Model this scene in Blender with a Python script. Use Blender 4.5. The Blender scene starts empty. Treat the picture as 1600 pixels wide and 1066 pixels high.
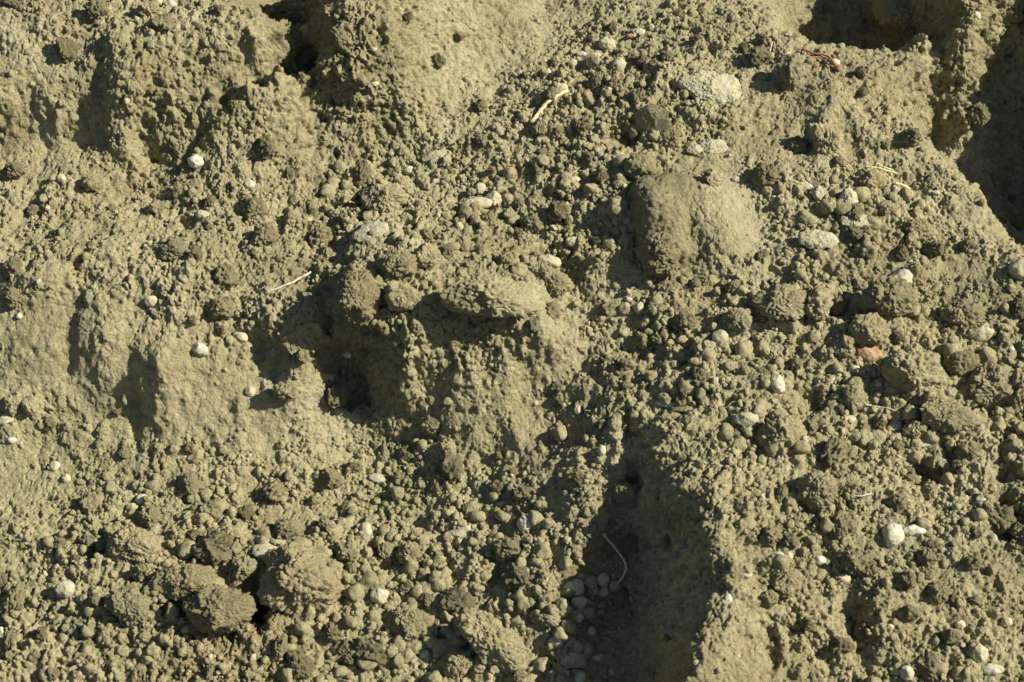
import bpy, math, time
import numpy as np
from mathutils import Vector, Matrix

T0 = time.time()
rng = np.random.default_rng(11)
SC = bpy.context.scene
COL = SC.collection

# ------------------------------------------------------------------ camera, sky, sun, exposure
PITCH = math.radians(38)
DIST = 3.0
FPX = 3000.0                      # focal length in photo pixels
CAM = np.array([0.0, -DIST*math.cos(PITCH), DIST*math.sin(PITCH)])
cd = bpy.data.cameras.new('camera'); cam = bpy.data.objects.new('camera', cd); COL.objects.link(cam)
cam.location = CAM; cam.rotation_euler = (math.radians(90)-PITCH, 0, 0)
cd.sensor_width = 36; cd.lens = 36*FPX/1600; cd.clip_start = .05; cd.clip_end = 200
cd.dof.use_dof = True; cd.dof.focus_distance = 2.72; cd.dof.aperture_fstop = 9.0
SC.camera = cam

SUN = np.array([0.80, -0.16, 0.64]); SUN /= np.linalg.norm(SUN)
sun_el = math.asin(SUN[2]); sun_az = math.atan2(SUN[0], SUN[1])
w = bpy.data.worlds.new("World"); SC.world = w; w.use_nodes = True
nt = w.node_tree; nt.nodes.clear()
sky = nt.nodes.new('ShaderNodeTexSky'); sky.sky_type = 'NISHITA'; sky.sun_disc = False
sky.sun_elevation = sun_el; sky.sun_rotation = sun_az
bg = nt.nodes.new('ShaderNodeBackground'); bg.inputs[1].default_value = 0.05
ow = nt.nodes.new('ShaderNodeOutputWorld')
nt.links.new(sky.outputs[0], bg.inputs[0]); nt.links.new(bg.outputs[0], ow.inputs[0])
sl = bpy.data.lights.new('sun', 'SUN'); sl.energy = 5.0; sl.angle = math.radians(0.5); sl.color = (1.0, .95, .84)
so = bpy.data.objects.new('sun', sl); COL.objects.link(so)
so.rotation_euler = Vector(SUN).to_track_quat('Z', 'Y').to_euler(); so.location = (3, 0, 3)
SC.view_settings.view_transform = 'Standard'; SC.view_settings.look = 'None'
SC.view_settings.exposure = 0.72; SC.view_settings.gamma = 1.0
SC.cycles.max_bounces = 5; SC.cycles.diffuse_bounces = 3

# camera frame
FWD = np.array([0, math.cos(PITCH), -math.sin(PITCH)]); RGT = np.array([1., 0, 0]); UP = np.cross(RGT, FWD)
def ray(px, py):
    d = FWD + RGT*((px-800)/FPX) + UP*((533-py)/FPX)
    return d
def project(P):
    v = P-CAM; dep = v@FWD
    return 800+FPX*(v@RGT)/dep, 533-FPX*(v@UP)/dep, dep

# ------------------------------------------------------------------ noise
_p = np.random.default_rng(5).permutation(256).astype(np.int32); _p = np.concatenate([_p, _p, _p])
_g = np.random.default_rng(6).normal(size=(256, 3)).astype(np.float32); _g /= np.linalg.norm(_g, axis=1)[:, None]
def perlin(x, y, z):
    x = np.asarray(x, np.float32); y = np.asarray(y, np.float32); z = np.asarray(z, np.float32)
    xi = np.floor(x).astype(np.int32); yi = np.floor(y).astype(np.int32); zi = np.floor(z).astype(np.int32)
    xf = x-xi; yf = y-yi; zf = z-zi
    u = xf*xf*xf*(xf*(xf*6-15)+10); v = yf*yf*yf*(yf*(yf*6-15)+10); q = zf*zf*zf*(zf*(zf*6-15)+10)
    r = 0
    for a in (0, 1):
        pa = _p[(xi+a) & 255]; wa = u if a else 1-u
        for b in (0, 1):
            pb = _p[pa+((yi+b) & 255)]; wb = v if b else 1-v
            for c in (0, 1):
                h = _p[pb+((zi+c) & 255)]; wc = q if c else 1-q
                g = _g[h]
                r = r+wa*wb*wc*(g[..., 0]*(xf-a)+g[..., 1]*(yf-b)+g[..., 2]*(zf-c))
    return r*1.6
def fbm(x, y, z, f, n, gain=.5, billow=False):
    r = 0; a = 1.0
    for k in range(n):
        v = perlin(x*f+7.3*k, y*f+3.1*k, z*f+1.7*k)
        r = r+a*(np.abs(v)*2-.6 if billow else v); a *= gain; f *= 2.03
    return r

# ------------------------------------------------------------------ the macro relief: control points, most in view, some beyond the frame
SL = math.radians(25)
O = np.array([0., -.25, .2]); SA = np.array([0, math.cos(SL), math.sin(SL)]); NA = np.array([0, -math.sin(SL), math.cos(SL)])
def to_plane(P):
    v = P-O; return v[..., 0], v@SA, v@NA
def from_plane(x, s, h):
    return O+np.stack([x, 0*x, 0*x], -1)+s[..., None]*SA+h[..., None]*NA
def z_at(px, py, z):
    d = ray(px, py); t = (z-CAM[2])/d[2]; return CAM+d*t
def y_at(px, py, Y):
    d = ray(px, py); t = (Y-CAM[1])/d[1]; return CAM+d*t
Zp = [  # (px, py, z)
 # top left terrace and upper faces
 (-150,-150,.54),(0,-120,.53),(200,-120,.53),(350,-120,.54),(430,-100,.53),
 (-150,20,.49),(0,20,.495),(80,40,.487),(200,20,.50),(300,20,.505),(400,15,.50),
 (-150,70,.47),(0,75,.467),(80,72,.468),(130,80,.463),(175,62,.49),(250,70,.488),(330,62,.49),(400,60,.49),(436,55,.475),
 (-150,150,.41),(0,150,.418),(80,150,.418),(130,150,.418),(165,150,.424),(200,150,.43),(260,150,.428),(330,150,.42),(390,130,.435),(435,110,.45),
 (-150,230,.345),(0,225,.345),(80,225,.345),(130,225,.345),(160,225,.357),(200,238,.355),(260,225,.355),(310,190,.382),(350,165,.39),(400,148,.40),(440,128,.415),
 # crevice between the buttresses
 (455,130,.385),(468,60,.375),(470,0,.40),(475,-60,.42),(490,125,.365),
 # second buttress and the smooth sand apron
 (505,-60,.53),(505,30,.49),(505,90,.45),(520,150,.395),(550,30,.50),(560,90,.455),(560,150,.41),(560,200,.365),
 (620,-60,.54),(620,20,.50),(630,80,.455),(630,140,.41),(640,190,.365),(600,215,.345),
 (680,20,.48),(690,80,.43),(700,140,.385),(720,-60,.52),(770,10,.455),(780,70,.41),(760,120,.385),(850,0,.43),(850,60,.41),(840,-80,.47),
 # tongue of debris under the notch
 (470,118,.41),(455,150,.405),(420,178,.40),(370,200,.385),(330,222,.37),(310,215,.36),(400,240,.36),(470,210,.37),(440,270,.335),(510,240,.335),(370,260,.345),(300,262,.335),
 # rubble shelf, left to centre
 (-150,300,.325),(0,270,.325),(100,245,.34),(120,270,.335),(60,330,.30),(190,300,.305),(190,350,.30),(240,250,.325),(-150,400,.295),(0,400,.28),(100,400,.29),(200,400,.29),(300,400,.285),(300,330,.305),(380,330,.31),(460,330,.305),(400,400,.285),
 (560,300,.315),(520,370,.285),(640,240,.33),(640,310,.315),(720,200,.355),(720,280,.325),(800,200,.37),(800,280,.335),(820,360,.30),(880,130,.40),(880,220,.365),(880,300,.335),(900,380,.30),(950,60,.425),(950,150,.405),
 # mid left worn face with its columns
 (-150,470,.255),(0,450,.255),(50,440,.27),(0,520,.215),(60,520,.219),(115,470,.247),(105,540,.212),(150,470,.258),(165,530,.226),(150,580,.178),(200,560,.195),(215,500,.236),
 (-150,600,.14),(0,620,.14),(60,610,.147),(120,620,.143),(60,690,.09),(-100,700,.085),(180,640,.13),(215,590,.184),(220,650,.125),(245,520,.228),(250,570,.210),(250,630,.155),(300,480,.25),(310,540,.215),(310,620,.158),(310,700,.10),
 (300,430,.28),(360,440,.265),(370,500,.235),(370,560,.20),(380,640,.145),(400,560,.193),(405,600,.165),(430,500,.245),(450,520,.24),(470,560,.205),(440,610,.17),(480,610,.165),(440,680,.11),(500,640,.13),(500,700,.09),(420,450,.26),(470,440,.265),(500,490,.25),
 (200,720,.085),(100,750,.06),(400,740,.07),(0,760,.055),(-150,780,.05),
 # central mass with its shaded left face
 (560,390,.31),(630,385,.32),(700,395,.31),(540,430,.30),(600,430,.305),(660,440,.30),(720,430,.30),(530,480,.27),(560,520,.235),(600,500,.27),(640,500,.275),(640,560,.23),(600,570,.20),(650,600,.185),(700,600,.184),
 (490,470,.272),(500,515,.238),(520,450,.268),(512,520,.215),(490,545,.21),(530,580,.145),(580,612,.12),(630,640,.135),(700,650,.143),(550,640,.115),(620,700,.085),
 (700,460,.30),(760,460,.30),(830,460,.298),(845,430,.30),(700,478,.285),(770,485,.28),(840,485,.28),(700,520,.258),(770,522,.256),(845,520,.257),(870,440,.265),(900,440,.262),(880,500,.245),
 (760,575,.211),(795,575,.208),(830,600,.18),(720,575,.212),(760,640,.158),(800,660,.147),(740,700,.11),(850,650,.148),(770,720,.105),
 (900,560,.205),(900,630,.168),(960,500,.245),(960,580,.212),(950,650,.188),(880,700,.135),(930,440,.27),
 # near left and centre rubble
 (-150,880,.02),(0,880,.025),(150,830,.045),(300,800,.055),(450,800,.05),(600,780,.055),(700,780,.07),(800,760,.10),(830,810,.08),(150,930,.025),(300,900,.045),(450,880,.05),(600,880,.02),(750,880,.035),(830,900,.035),
 (-150,1066,-.04),(0,1066,-.03),(150,1040,-.02),(300,1040,-.01),(450,1040,-.01),(600,1040,-.03),(750,1040,-.03),(840,1020,-.015),(0,1200,-.08),(300,1200,-.08),(600,1200,-.09),(850,1200,-.10),(-150,1200,-.08),
 # gully floor, then the wall: foot and crest
 (985,672,.168),(955,700,.165),(900,740,.138),(960,760,.125),(990,760,.115),(930,800,.11),(870,800,.10),(900,860,.07),(950,850,.06),(985,860,.055),(870,950,.03),(920,950,.01),(985,960,.005),(865,1066,-.03),(920,1066,-.035),(990,1066,-.04),(920,1200,-.13),(1000,1200,-.14),
 (1003,668,.188),(1030,700,.192),(1070,760,.188),(1105,820,.178),(1120,880,.162),(1110,940,.145),(1085,1000,.12),(1060,1066,.09),(1050,1200,.03),
 (1012,760,.145),(1030,860,.09),(1030,960,.045),(1020,1066,.01),
 # right hand block
 (1000,640,.196),(1060,640,.207),(1150,620,.225),(1150,720,.195),(1200,820,.17),(1200,920,.135),(1200,1020,.085),(1200,1200,.01),(1280,960,.11),(1330,960,.10),(1390,960,.11),(1330,1050,.065),
 (1300,620,.22),(1300,720,.19),(1300,820,.165),(1400,620,.22),(1440,740,.165),(1420,860,.145),(1500,900,.12),(1500,1000,.085),(1450,1066,.06),(1500,1200,.01),(1600,900,.11),(1600,1066,.055),(1750,1066,.05),(1750,1200,.0),(1350,1200,.0),
 (1520,620,.21),(1600,640,.20),(1600,740,.185),(1540,780,.165),(1600,540,.245),(1520,540,.25),(1500,450,.28),(1600,450,.29),(1750,640,.21),(1750,780,.17),(1750,900,.12),
 # right hand slope
 (970,0,.45),(1100,0,.46),(1200,10,.465),(1000,-100,.49),(1150,-100,.50),(1050,60,.435),(1150,70,.44),(1050,140,.42),(1150,150,.415),(1220,110,.43),(1050,230,.375),(1150,230,.38),(1190,200,.39),(1230,200,.39),(960,250,.37),(960,330,.342),
 (1180,300,.35),(1200,400,.31),(1100,440,.285),(1050,470,.275),(1000,420,.29),(1100,540,.25),(1000,560,.215),(1200,520,.26),(1280,250,.385),(1280,330,.345),(1300,430,.305),(1300,530,.26),(1400,530,.255),(1380,430,.30),(1400,350,.33),(1500,380,.31),
 # crest in front of the dark pit
 (1245,60,.45),(1300,72,.44),(1370,82,.435),(1430,100,.425),(1400,140,.415),(1420,195,.395),(1330,150,.42),(1310,190,.405),(1370,220,.385),(1440,225,.378),(1480,262,.368),(1530,315,.345),(1600,395,.315),(1680,470,.30),(1420,290,.35),(1750,530,.275)]
Yp = [  # (px, py, Y): pit behind the crest
 (1235,20,.30),(1235,-60,.38),
 (1260,90,.29),(1300,95,.29),(1370,110,.29),(1430,110,.28),(1300,30,.36),(1370,40,.36),(1300,-40,.44),(1400,-40,.42),
 (1452,226,.13),(1480,205,.15),(1520,300,.04),(1580,370,-.01),(1600,400,-.04),(1650,420,-.06),
 (1450,150,.15),(1445,60,.20),(1520,195,.135),(1500,120,.172),(1500,50,.19),(1500,-10,.24),(1570,-20,.26),(1560,80,.22),(1545,150,.20),(1470,100,.19),
 (1560,250,.16),(1600,330,.10),(1600,220,.20),(1600,120,.24),(1600,20,.28),(1650,300,.13),(1680,150,.2),
 (1480,-80,.27),(1560,-150,.30),(1650,-60,.26)]
XYZ = [(.98,.10,.57),(.98,.25,.585),(1.1,.0,.55),(1.15,.25,.60),(1.2,.5,.62),(.9,.45,.60),(.7,.5,.60),(.5,.55,.56),(.96,-.02,.50),(1.15,-.15,.45),(1.2,-.35,.33),  # points right of frame: unseen bank raised to cast shade into the pit
 (-.9,.45,.60),(-.5,.5,.60),(0,.5,.58),(.3,.55,.58),(.47,.42,.56)]
P = np.array([z_at(*c) for c in Zp]+[y_at(*c) for c in Yp]+[np.array(c, float) for c in XYZ])
cx, cs, ch = to_plane(P)
def rbf_fit(x, s, v, lam=.003):
    n = len(x); A = np.zeros((n+3, n+3)); d = np.hypot(x[:, None]-x, s[:, None]-s)
    A[:n, :n] = -d-lam*np.eye(n); A[:n, n] = 1; A[:n, n+1] = x; A[:n, n+2] = s; A[n:, :n] = A[:n, n:].T
    return np.linalg.solve(A, np.r_[v, 0, 0, 0])
def rbf_eval(c, x, s, X, S):
    n = len(x); shp = X.shape; X = X.ravel(); S = S.ravel(); out = np.empty(len(X), np.float32)
    cf = c[:n].astype(np.float32); xf = x.astype(np.float32); sf = s.astype(np.float32)
    for i in range(0, len(X), 40000):
        a = X[i:i+40000, None].astype(np.float32)-xf; b = S[i:i+40000, None].astype(np.float32)-sf
        out[i:i+40000] = -np.sqrt(a*a+b*b)@cf+c[n]+c[n+1]*X[i:i+40000]+c[n+2]*S[i:i+40000]
    return out.reshape(shp)
CH = rbf_fit(cx, cs, ch)

XL, XR, S0, S1 = -.92, .92, -.74, .70
STEP = .00115
xs = np.arange(XL, XR, STEP); ss = np.arange(S0, S1, STEP)
def tails(a, n=26):
    d = STEP*1.28**np.arange(1, n+1); c = np.cumsum(d)
    return np.concatenate([a[0]-c[::-1], a, a[-1]+c])
xs = tails(xs); ss = tails(ss)
X, S = np.meshgrid(xs, ss)                     # rows follow s
NX, NS = len(xs), len(ss)
print('grid', NX, NS, 'ctl s', cs.min(), cs.max())
Xc = np.clip(X, XL-.05, XR+.05); Sc = np.clip(S, S0-.05, S1+.05)
wx = fbm(X, S, 0*X, 14, 3)*.010+fbm(X, S, 0*X+5, 60, 2)*.004
ws = fbm(X, S, 0*X+9, 14, 3)*.010+fbm(X, S, 0*X+13, 60, 2)*.004
H = rbf_eval(CH, cx, cs, Xc+wx, Sc+ws)
print('macro', time.time()-T0)

# ray against the macro surface
ix = np.interp; fi_x = lambda x: ix(x, xs, np.arange(NX)); fi_s = lambda s: ix(s, ss, np.arange(NS))
def samp(F, x, s):
    a = np.clip(fi_x(x), 0, NX-1.001); b = np.clip(fi_s(s), 0, NS-1.001)
    i = a.astype(int); j = b.astype(int); u = a-i; v = b-j
    return (F[j, i]*(1-u)+F[j, i+1]*u)*(1-v)+(F[j+1, i]*(1-u)+F[j+1, i+1]*u)*v
TT = np.linspace(1.9, 3.9, 1200)
def hit(px, py):
    P = CAM+ray(px, py)*TT[:, None]; x, s, h = to_plane(P)
    f = h-samp(H, x, s); k = int(np.argmax(f < 0))
    if f[k] >= 0: k = len(f)-1
    k = max(k, 1); t = TT[k-1]+(TT[k]-TT[k-1])*f[k-1]/(f[k-1]-f[k]+1e-9)
    return CAM+ray(px, py)*t
def field(pts, dflt_lam=.01):
    """a smooth value over the ground from (px, py, value...) points"""
    Q = np.array([hit(p[0], p[1]) for p in pts]); x, s, _ = to_plane(Q)
    st = 6
    Xq, Sq = np.meshgrid(xs[::st], ss[::st]); outs = []
    for k in range(len(pts[0])-2):
        c = rbf_fit(x, s, np.array([p[2+k] for p in pts], float), dflt_lam)
        v = rbf_eval(c, x, s, np.clip(Xq, -.85, .85), np.clip(Sq, -.66, .62))
        a = np.interp(xs, xs[::st], np.arange(v.shape[1])); b = np.interp(ss, ss[::st], np.arange(v.shape[0]))
        i = np.clip(a.astype(int), 0, v.shape[1]-2); j = np.clip(b.astype(int), 0, v.shape[0]-2)
        u = (a-i)[None]; q = (b-j)[:, None]
        outs.append((v[j][:, i]*(1-u)+v[j][:, i+1]*u)*(1-q)+(v[j+1][:, i]*(1-u)+v[j+1][:, i+1]*u)*q)
    return outs
# (px, py, roughness 0..1, crumb density 0..1, crumb size 0..1, brown of soil and painted gully shade 0..1)
MASK = [(0,20,.5,.5,.3,.0),(200,20,.6,.5,.4,.0),(330,20,.6,.5,.4,.1),(60,150,.2,.05,.2,.2),(60,210,.15,.05,.2,.2),(250,110,.5,.12,.2,.2),(250,180,.6,.15,.2,.3),(400,110,.4,.1,.2,.3),(430,30,.6,.2,.3,.4),
 (540,60,.95,.2,.3,.5),(540,150,.95,.2,.3,.4),(640,120,.6,.1,.2,.2),(700,60,.35,.1,.1,.1),(760,40,.35,.1,.1,.1),(720,130,.25,.15,.1,.1),(850,40,.2,.3,.1,.0),
 (80,270,.25,.3,.2,.1),(60,330,.5,.8,.35,.1),(200,350,.4,.5,.3,.1),(270,260,.5,.6,.3,.2),(370,190,.5,.3,.3,.2),(440,230,.5,.15,.3,.3),(400,290,.5,.5,.4,.1),(480,330,.7,1,.6,.0),(600,300,.6,1,.6,.0),(700,220,.3,.9,.25,.0),(780,150,.25,.8,.2,.0),(850,110,.3,.8,.25,.0),(880,200,.5,1,.45,.1),(780,280,.5,1,.4,.0),(850,360,.6,1,.5,.1),(930,350,.5,.9,.5,.1),
 (60,420,.5,.3,.3,.0),(170,440,.5,.3,.3,.1),(60,500,.08,.05,.2,.1),(180,520,.2,.08,.2,.1),(60,600,.08,.08,.2,.0),(150,640,.12,.15,.2,.1),(60,650,.4,.7,.5,.0),(280,460,.6,.4,.4,.2),(300,560,.15,.08,.2,.1),(300,650,.08,.06,.2,.1),(420,650,.06,.04,.2,.1),(380,590,.12,.05,.2,.1),(370,480,.7,.4,.4,.2),(450,570,.35,.15,.3,.1),(480,440,.5,.4,.3,.1),(450,400,.5,.5,.3,.1),(20,700,.15,.2,.2,.0),(60,780,.3,.4,.3,.0),
 (600,400,.6,.4,.4,.1),(580,520,.95,.2,.4,.4),(680,420,.6,.3,.4,.1),(640,560,.7,.2,.3,.2),(770,470,.6,.2,.3,.2),(850,430,.6,.5,.5,.1),(800,400,.6,.8,.5,.1),(760,540,.6,.3,.3,.1),(720,620,.2,.12,.3,.1),(800,620,.2,.12,.2,.1),(850,600,.2,.15,.2,.1),(760,690,.3,.2,.3,.1),(900,580,.4,.4,.3,.1),(880,660,.3,.5,.3,.1),(940,470,.3,.3,.3,.1),(820,680,.15,.2,.2,.1),
 (550,660,.3,.7,.3,.0),(500,720,.3,.9,.35,.0),(650,720,.3,.8,.3,.0),(350,750,.3,.9,.45,.0),(200,760,.4,.9,.5,.0),(200,850,.6,.9,.7,.1),(60,880,.6,.7,.5,.1),(60,1000,.6,.7,.6,.1),(350,850,.5,.9,.7,.3),(350,980,.7,.5,.6,.9),(300,1040,.7,.6,.6,.7),(430,930,.7,.5,.6,.8),(500,960,.6,.8,.7,.1),(550,820,.4,1,.6,.0),(700,820,.4,1,.6,.0),(800,760,.3,.8,.35,.0),(620,930,.5,1,.8,.0),(800,900,.4,1,.8,.0),(780,1040,.6,.9,.9,.0),(900,740,.3,.8,.4,.0),
 (930,860,.3,.8,.4,1),(930,980,.3,.9,.7,1),(975,900,.3,.6,.4,1),(990,1040,.3,.3,.4,.2),(1040,800,.65,.05,.2,.0),(1050,950,.6,.05,.2,.05),(1020,900,.6,.05,.2,.1),(1100,830,.6,.2,.3,.1),(1120,1030,.3,.15,.2,.6),(1050,690,.5,.3,.4,.1),  # brown paints the slot's shade into the soil; wall kept paler for bounced light
 (950,70,.4,1,.5,.0),(1030,100,.5,.9,.4,.0),(1000,10,.3,.4,.2,.0),(1130,20,.4,.2,.2,.1),(1200,60,.4,.4,.3,.3),(1100,60,.4,.7,.3,.0),(1100,140,.7,.4,.3,.0),(1100,190,.5,.6,.4,.1),(980,200,.6,.8,.5,.1),(1200,160,.4,.2,.3,.3),(1180,220,.2,.2,.2,.1),(1140,330,.12,.03,.1,.1),(1150,390,.12,.05,.1,.1),(1125,295,.15,.08,.1,.1),(1080,400,.3,.1,.1,.2),(1160,350,.15,.08,.1,.1),(1270,150,.3,.1,.2,.3),(1280,230,.2,.1,.2,.2),(1350,130,.5,.5,.3,.2),(1380,200,.4,.5,.3,.1),(1450,230,.3,.4,.2,.1),(1320,60,.4,.3,.2,.3),
 (1500,80,.7,.3,.2,.2),(1500,180,.7,.2,.2,.2),(1580,280,.6,.3,.3,.2),(1300,30,.6,.5,.4,.4),(1400,20,.6,.3,.3,.6),(1580,60,.8,.3,.2,.2),
 (1200,310,.4,.7,.4,.1),(1300,280,.5,.9,.5,.0),(1300,380,.5,.9,.6,.0),(1380,300,.5,.9,.6,.0),(1450,310,.4,.7,.4,.0),(1500,420,.2,.6,.2,.0),(1560,400,.3,.5,.2,.0),(1200,440,.4,.9,.5,.1),(1080,460,.3,.4,.3,.1),(1000,450,.3,.5,.4,.1),(1020,520,.5,.8,.5,.1),(1150,520,.5,1,.6,.0),(1260,560,.4,.9,.4,.1),(1350,490,.6,.9,.7,.0),(1480,500,.6,.9,.7,.1),(1560,570,.6,.9,.8,.1),(1440,600,.6,.8,.7,.1),(1100,600,.5,1,.7,.1),(1200,640,.5,1,.6,.1),(1350,660,.6,1,.6,.1),(1500,660,.6,.9,.7,.1),(1560,740,.6,.7,.5,.1),
 (1180,740,.5,.9,.5,.1),(1300,740,.5,.9,.5,.1),(1200,860,.5,.9,.35,.2),(1320,850,.5,.9,.45,.1),(1450,830,.5,.8,.4,.1),(1560,850,.5,.7,.3,.1),(1250,960,.6,.8,.4,.2),(1400,950,.4,.5,.35,.3),(1200,1030,.5,.4,.3,.3),(1350,1040,.6,.7,.4,.2),(1500,980,.6,.7,.5,.1),(1550,1050,.6,.8,.5,.1),(1540,920,.4,.5,.2,.1)]
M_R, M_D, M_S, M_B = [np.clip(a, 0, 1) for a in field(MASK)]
print('masks', time.time()-T0)

# extra relief on top of the macro form: (px, py, rx, ry, rot, amp mm) ellipses in photo pixels on the ground
BUMP = [(20,655,40,35,0,12),(60,310,60,25,0,8),(150,400,50,25,0,10),(60,440,45,30,0,12),(280,440,50,40,0,12),(420,480,40,30,0,10),(340,450,30,25,0,10),
 (105,535,14,40,8,-9),(165,505,20,40,0,5),(245,560,25,30,0,3),(212,640,9,50,0,-8),(432,585,14,34,0,-12),(408,550,10,24,0,-10),(470,530,26,40,0,4),
 (548,565,26,42,20,-7),(600,430,60,30,0,14),(550,460,40,30,0,14),(690,410,50,30,0,12),(770,700,25,35,0,-14),(700,590,18,40,0,5),(790,590,18,25,0,6),(820,620,18,60,0,-4),
 (440,150,45,20,-25,12),(350,195,40,14,-30,10),(152,140,10,60,0,-12),(540,100,40,70,0,18),(590,60,30,50,0,12),(200,130,30,50,0,8),(280,200,16,20,0,-6),(230,215,14,24,0,-8),(350,110,25,40,0,10),
 (1060,120,50,25,0,10),(1240,110,25,25,0,16),(1290,150,30,50,20,12),(1260,210,16,40,20,-12),(1350,200,14,50,-35,8),(1330,235,12,30,0,-10),(1100,180,60,20,0,10),
 (1500,130,30,70,0,15),(1560,100,30,60,0,-18),(1460,180,20,40,0,-15),(1440,740,34,14,0,-26),(1575,800,22,40,0,-22),(1575,735,18,16,0,-22),(1480,885,20,26,20,-8),
 (1330,950,18,50,0,-14),(1380,960,26,50,0,8),(1290,900,14,40,0,-8),(1200,1000,16,30,0,-12),(1350,1000,14,40,0,-14),(1150,900,20,30,0,12),(1120,850,20,30,0,8),
 (1200,560,60,30,0,-8),(1400,770,40,20,0,8),(1280,630,40,14,20,-14),(1330,470,26,34,40,-16),(975,210,24,14,0,-20),(560,305,16,18,0,-26),(404,955,14,24,0,-40),(540,900,14,30,0,-15),
 (700,440,20,40,0,-12),(862,480,12,22,0,-16),(960,420,50,30,0,6),(1100,600,60,22,0,10),(1060,660,40,20,0,10),(1430,600,60,40,0,16),(1480,650,40,22,0,14),(930,420,40,30,0,8),
 (150,850,14,20,0,-20),(30,830,40,20,0,8),(280,950,30,10,0,-20),(404,950,16,26,-15,-45),(330,990,50,16,0,-18),(640,850,40,20,0,8),(1060,250,60,20,0,6),(1104,345,50,65,-20,34),(1150,390,40,40,0,8)]
for (px, py, rx, ry, rot, a) in BUMP:
    c = hit(px, py); x0, s0, _ = to_plane(c); k = np.dot(c-CAM, FWD)/FPX; r = math.radians(rot)
    dx = X-x0; ds = (S-s0)*.9; u = (dx*math.cos(r)-ds*math.sin(r))/(rx*k); v = (dx*math.sin(r)+ds*math.cos(r))/(ry*k)
    d2 = u*u+v*v
    H += a*.001*np.exp(-d2*d2*.5-d2*.3)
# grain of the ground: lumpy noise displaced along the macro normal
V = from_plane(X, S, H)
def normals(V):
    a = np.gradient(V, axis=1); b = np.gradient(V, axis=0); n = np.cross(a, b); return n/np.linalg.norm(n, axis=-1, keepdims=True)
def blur(F, n):
    for ax in (0, 1):
        k = np.ones(n)/n; Fp = np.concatenate([np.repeat(np.take(F, [0], ax), n//2, ax), F, np.repeat(np.take(F, [-1], ax), n//2, ax)], ax)
        c = np.cumsum(Fp, axis=ax, dtype=np.float64); c = np.concatenate([np.zeros_like(np.take(c, [0], ax)), c], ax)
        F = (np.take(c, range(n, c.shape[ax]), ax)-np.take(c, range(0, c.shape[ax]-n), ax))/n
        if F.shape[ax] > (NS, NX)[ax]: F = np.take(F, range((NS, NX)[ax]), ax)
    return F
N = normals(from_plane(X, S, blur(H, 15)))
x, y, z = V[..., 0], V[..., 1], V[..., 2]
R = M_R
D = fbm(x, y, z, 17, 2, .5, True)*.0095*(.12+R*np.minimum(1, .3+M_D))
D -= np.clip(.055-np.abs(fbm(x, y, z+41, 16, 3, .55)), 0, .055)*.09*np.clip(.15+R-M_D*.3, 0, 1)
D += fbm(x, y, z+3, 40, 2, .55, True)*.0056*(.03+R)
D += fbm(x, y, z+7, 95, 3, .6)*.0030*(.07+R)
D -= np.clip(fbm(x, y, z+17, 130, 2, .6)-.30, 0, .5)*.014*(.12+R)
D -= np.clip(fbm(x, y, z+27, 45, 2, .5)-.38, 0, .5)*.030*R
D += fbm(x, y, z+11, 280, 2, .6)*.0013*(.35+R)
print('noise', time.time()-T0)
# crumbs pressed into the ground
core = (slice(26, NS-26), slice(26, NX-26))
Dc = D[core]; ncx, ncs = Dc.shape[1], Dc.shape[0]
dens = (M_D[core]**1.9*.8+.025)
PT = np.clip(.5+1.9*fbm(X[core], S[core], 0*X[core]+30, 22, 2, .6), .06, 1.5)     # crumbs lie in drifts with dust between
dens = dens*PT
nst = 52000
ii = rng.integers(8, ncx-8, nst*2); jj = rng.integers(8, ncs-8, nst*2)
keep = rng.random(nst*2) < dens[jj, ii]; ii = ii[keep][:nst]; jj = jj[keep][:nst]
rad = (.0022+.0028*M_S[core][jj, ii])*np.exp(rng.normal(0, .38, len(ii)))
rad = np.clip(rad, .0015, .010); ordr = np.argsort(-rad)
G = np.zeros_like(Dc)
for q in ordr:
    i, j, r = ii[q], jj[q], rad[q]; n = int(r/STEP)+2
    i0, i1, j0, j1 = max(i-n, 0), min(i+n+1, ncx), max(j-n, 0), min(j+n+1, ncs)
    gx = (np.arange(i0, i1)-i)*STEP/r; gy = ((np.arange(j0, j1)-j)*STEP/r)[:, None]
    a = (q*2.399) % 3.14; ca, sa = math.cos(a), math.sin(a)
    u = (gx*ca-gy*sa)*.85; v = (gx*sa+gy*ca)*1.15
    d = 1-u*u-v*v
    b = np.sqrt(np.clip(d, 0, 1))*r*(.9)
    sub = G[j0:j1, i0:i1]; np.maximum(sub, b, out=sub)
wi = np.clip(np.arange(ncx)[None]+(fbm(X[core], S[core], 0*X[core]+4, 150, 2)*2.6).astype(int), 0, ncx-1)
wj = np.clip(np.arange(ncs)[:, None]+(fbm(X[core], S[core], 0*X[core]+14, 150, 2)*2.6).astype(int), 0, ncs-1)
D[core] += G[wj, wi]*.85
print('stamps', len(ii), time.time()-T0)
fade = np.clip(1-np.maximum(np.abs(X)-XR, 0)*1.2, .2, 1)
V = V+N*(D*fade)[..., None]
VN = normals(V)

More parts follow.
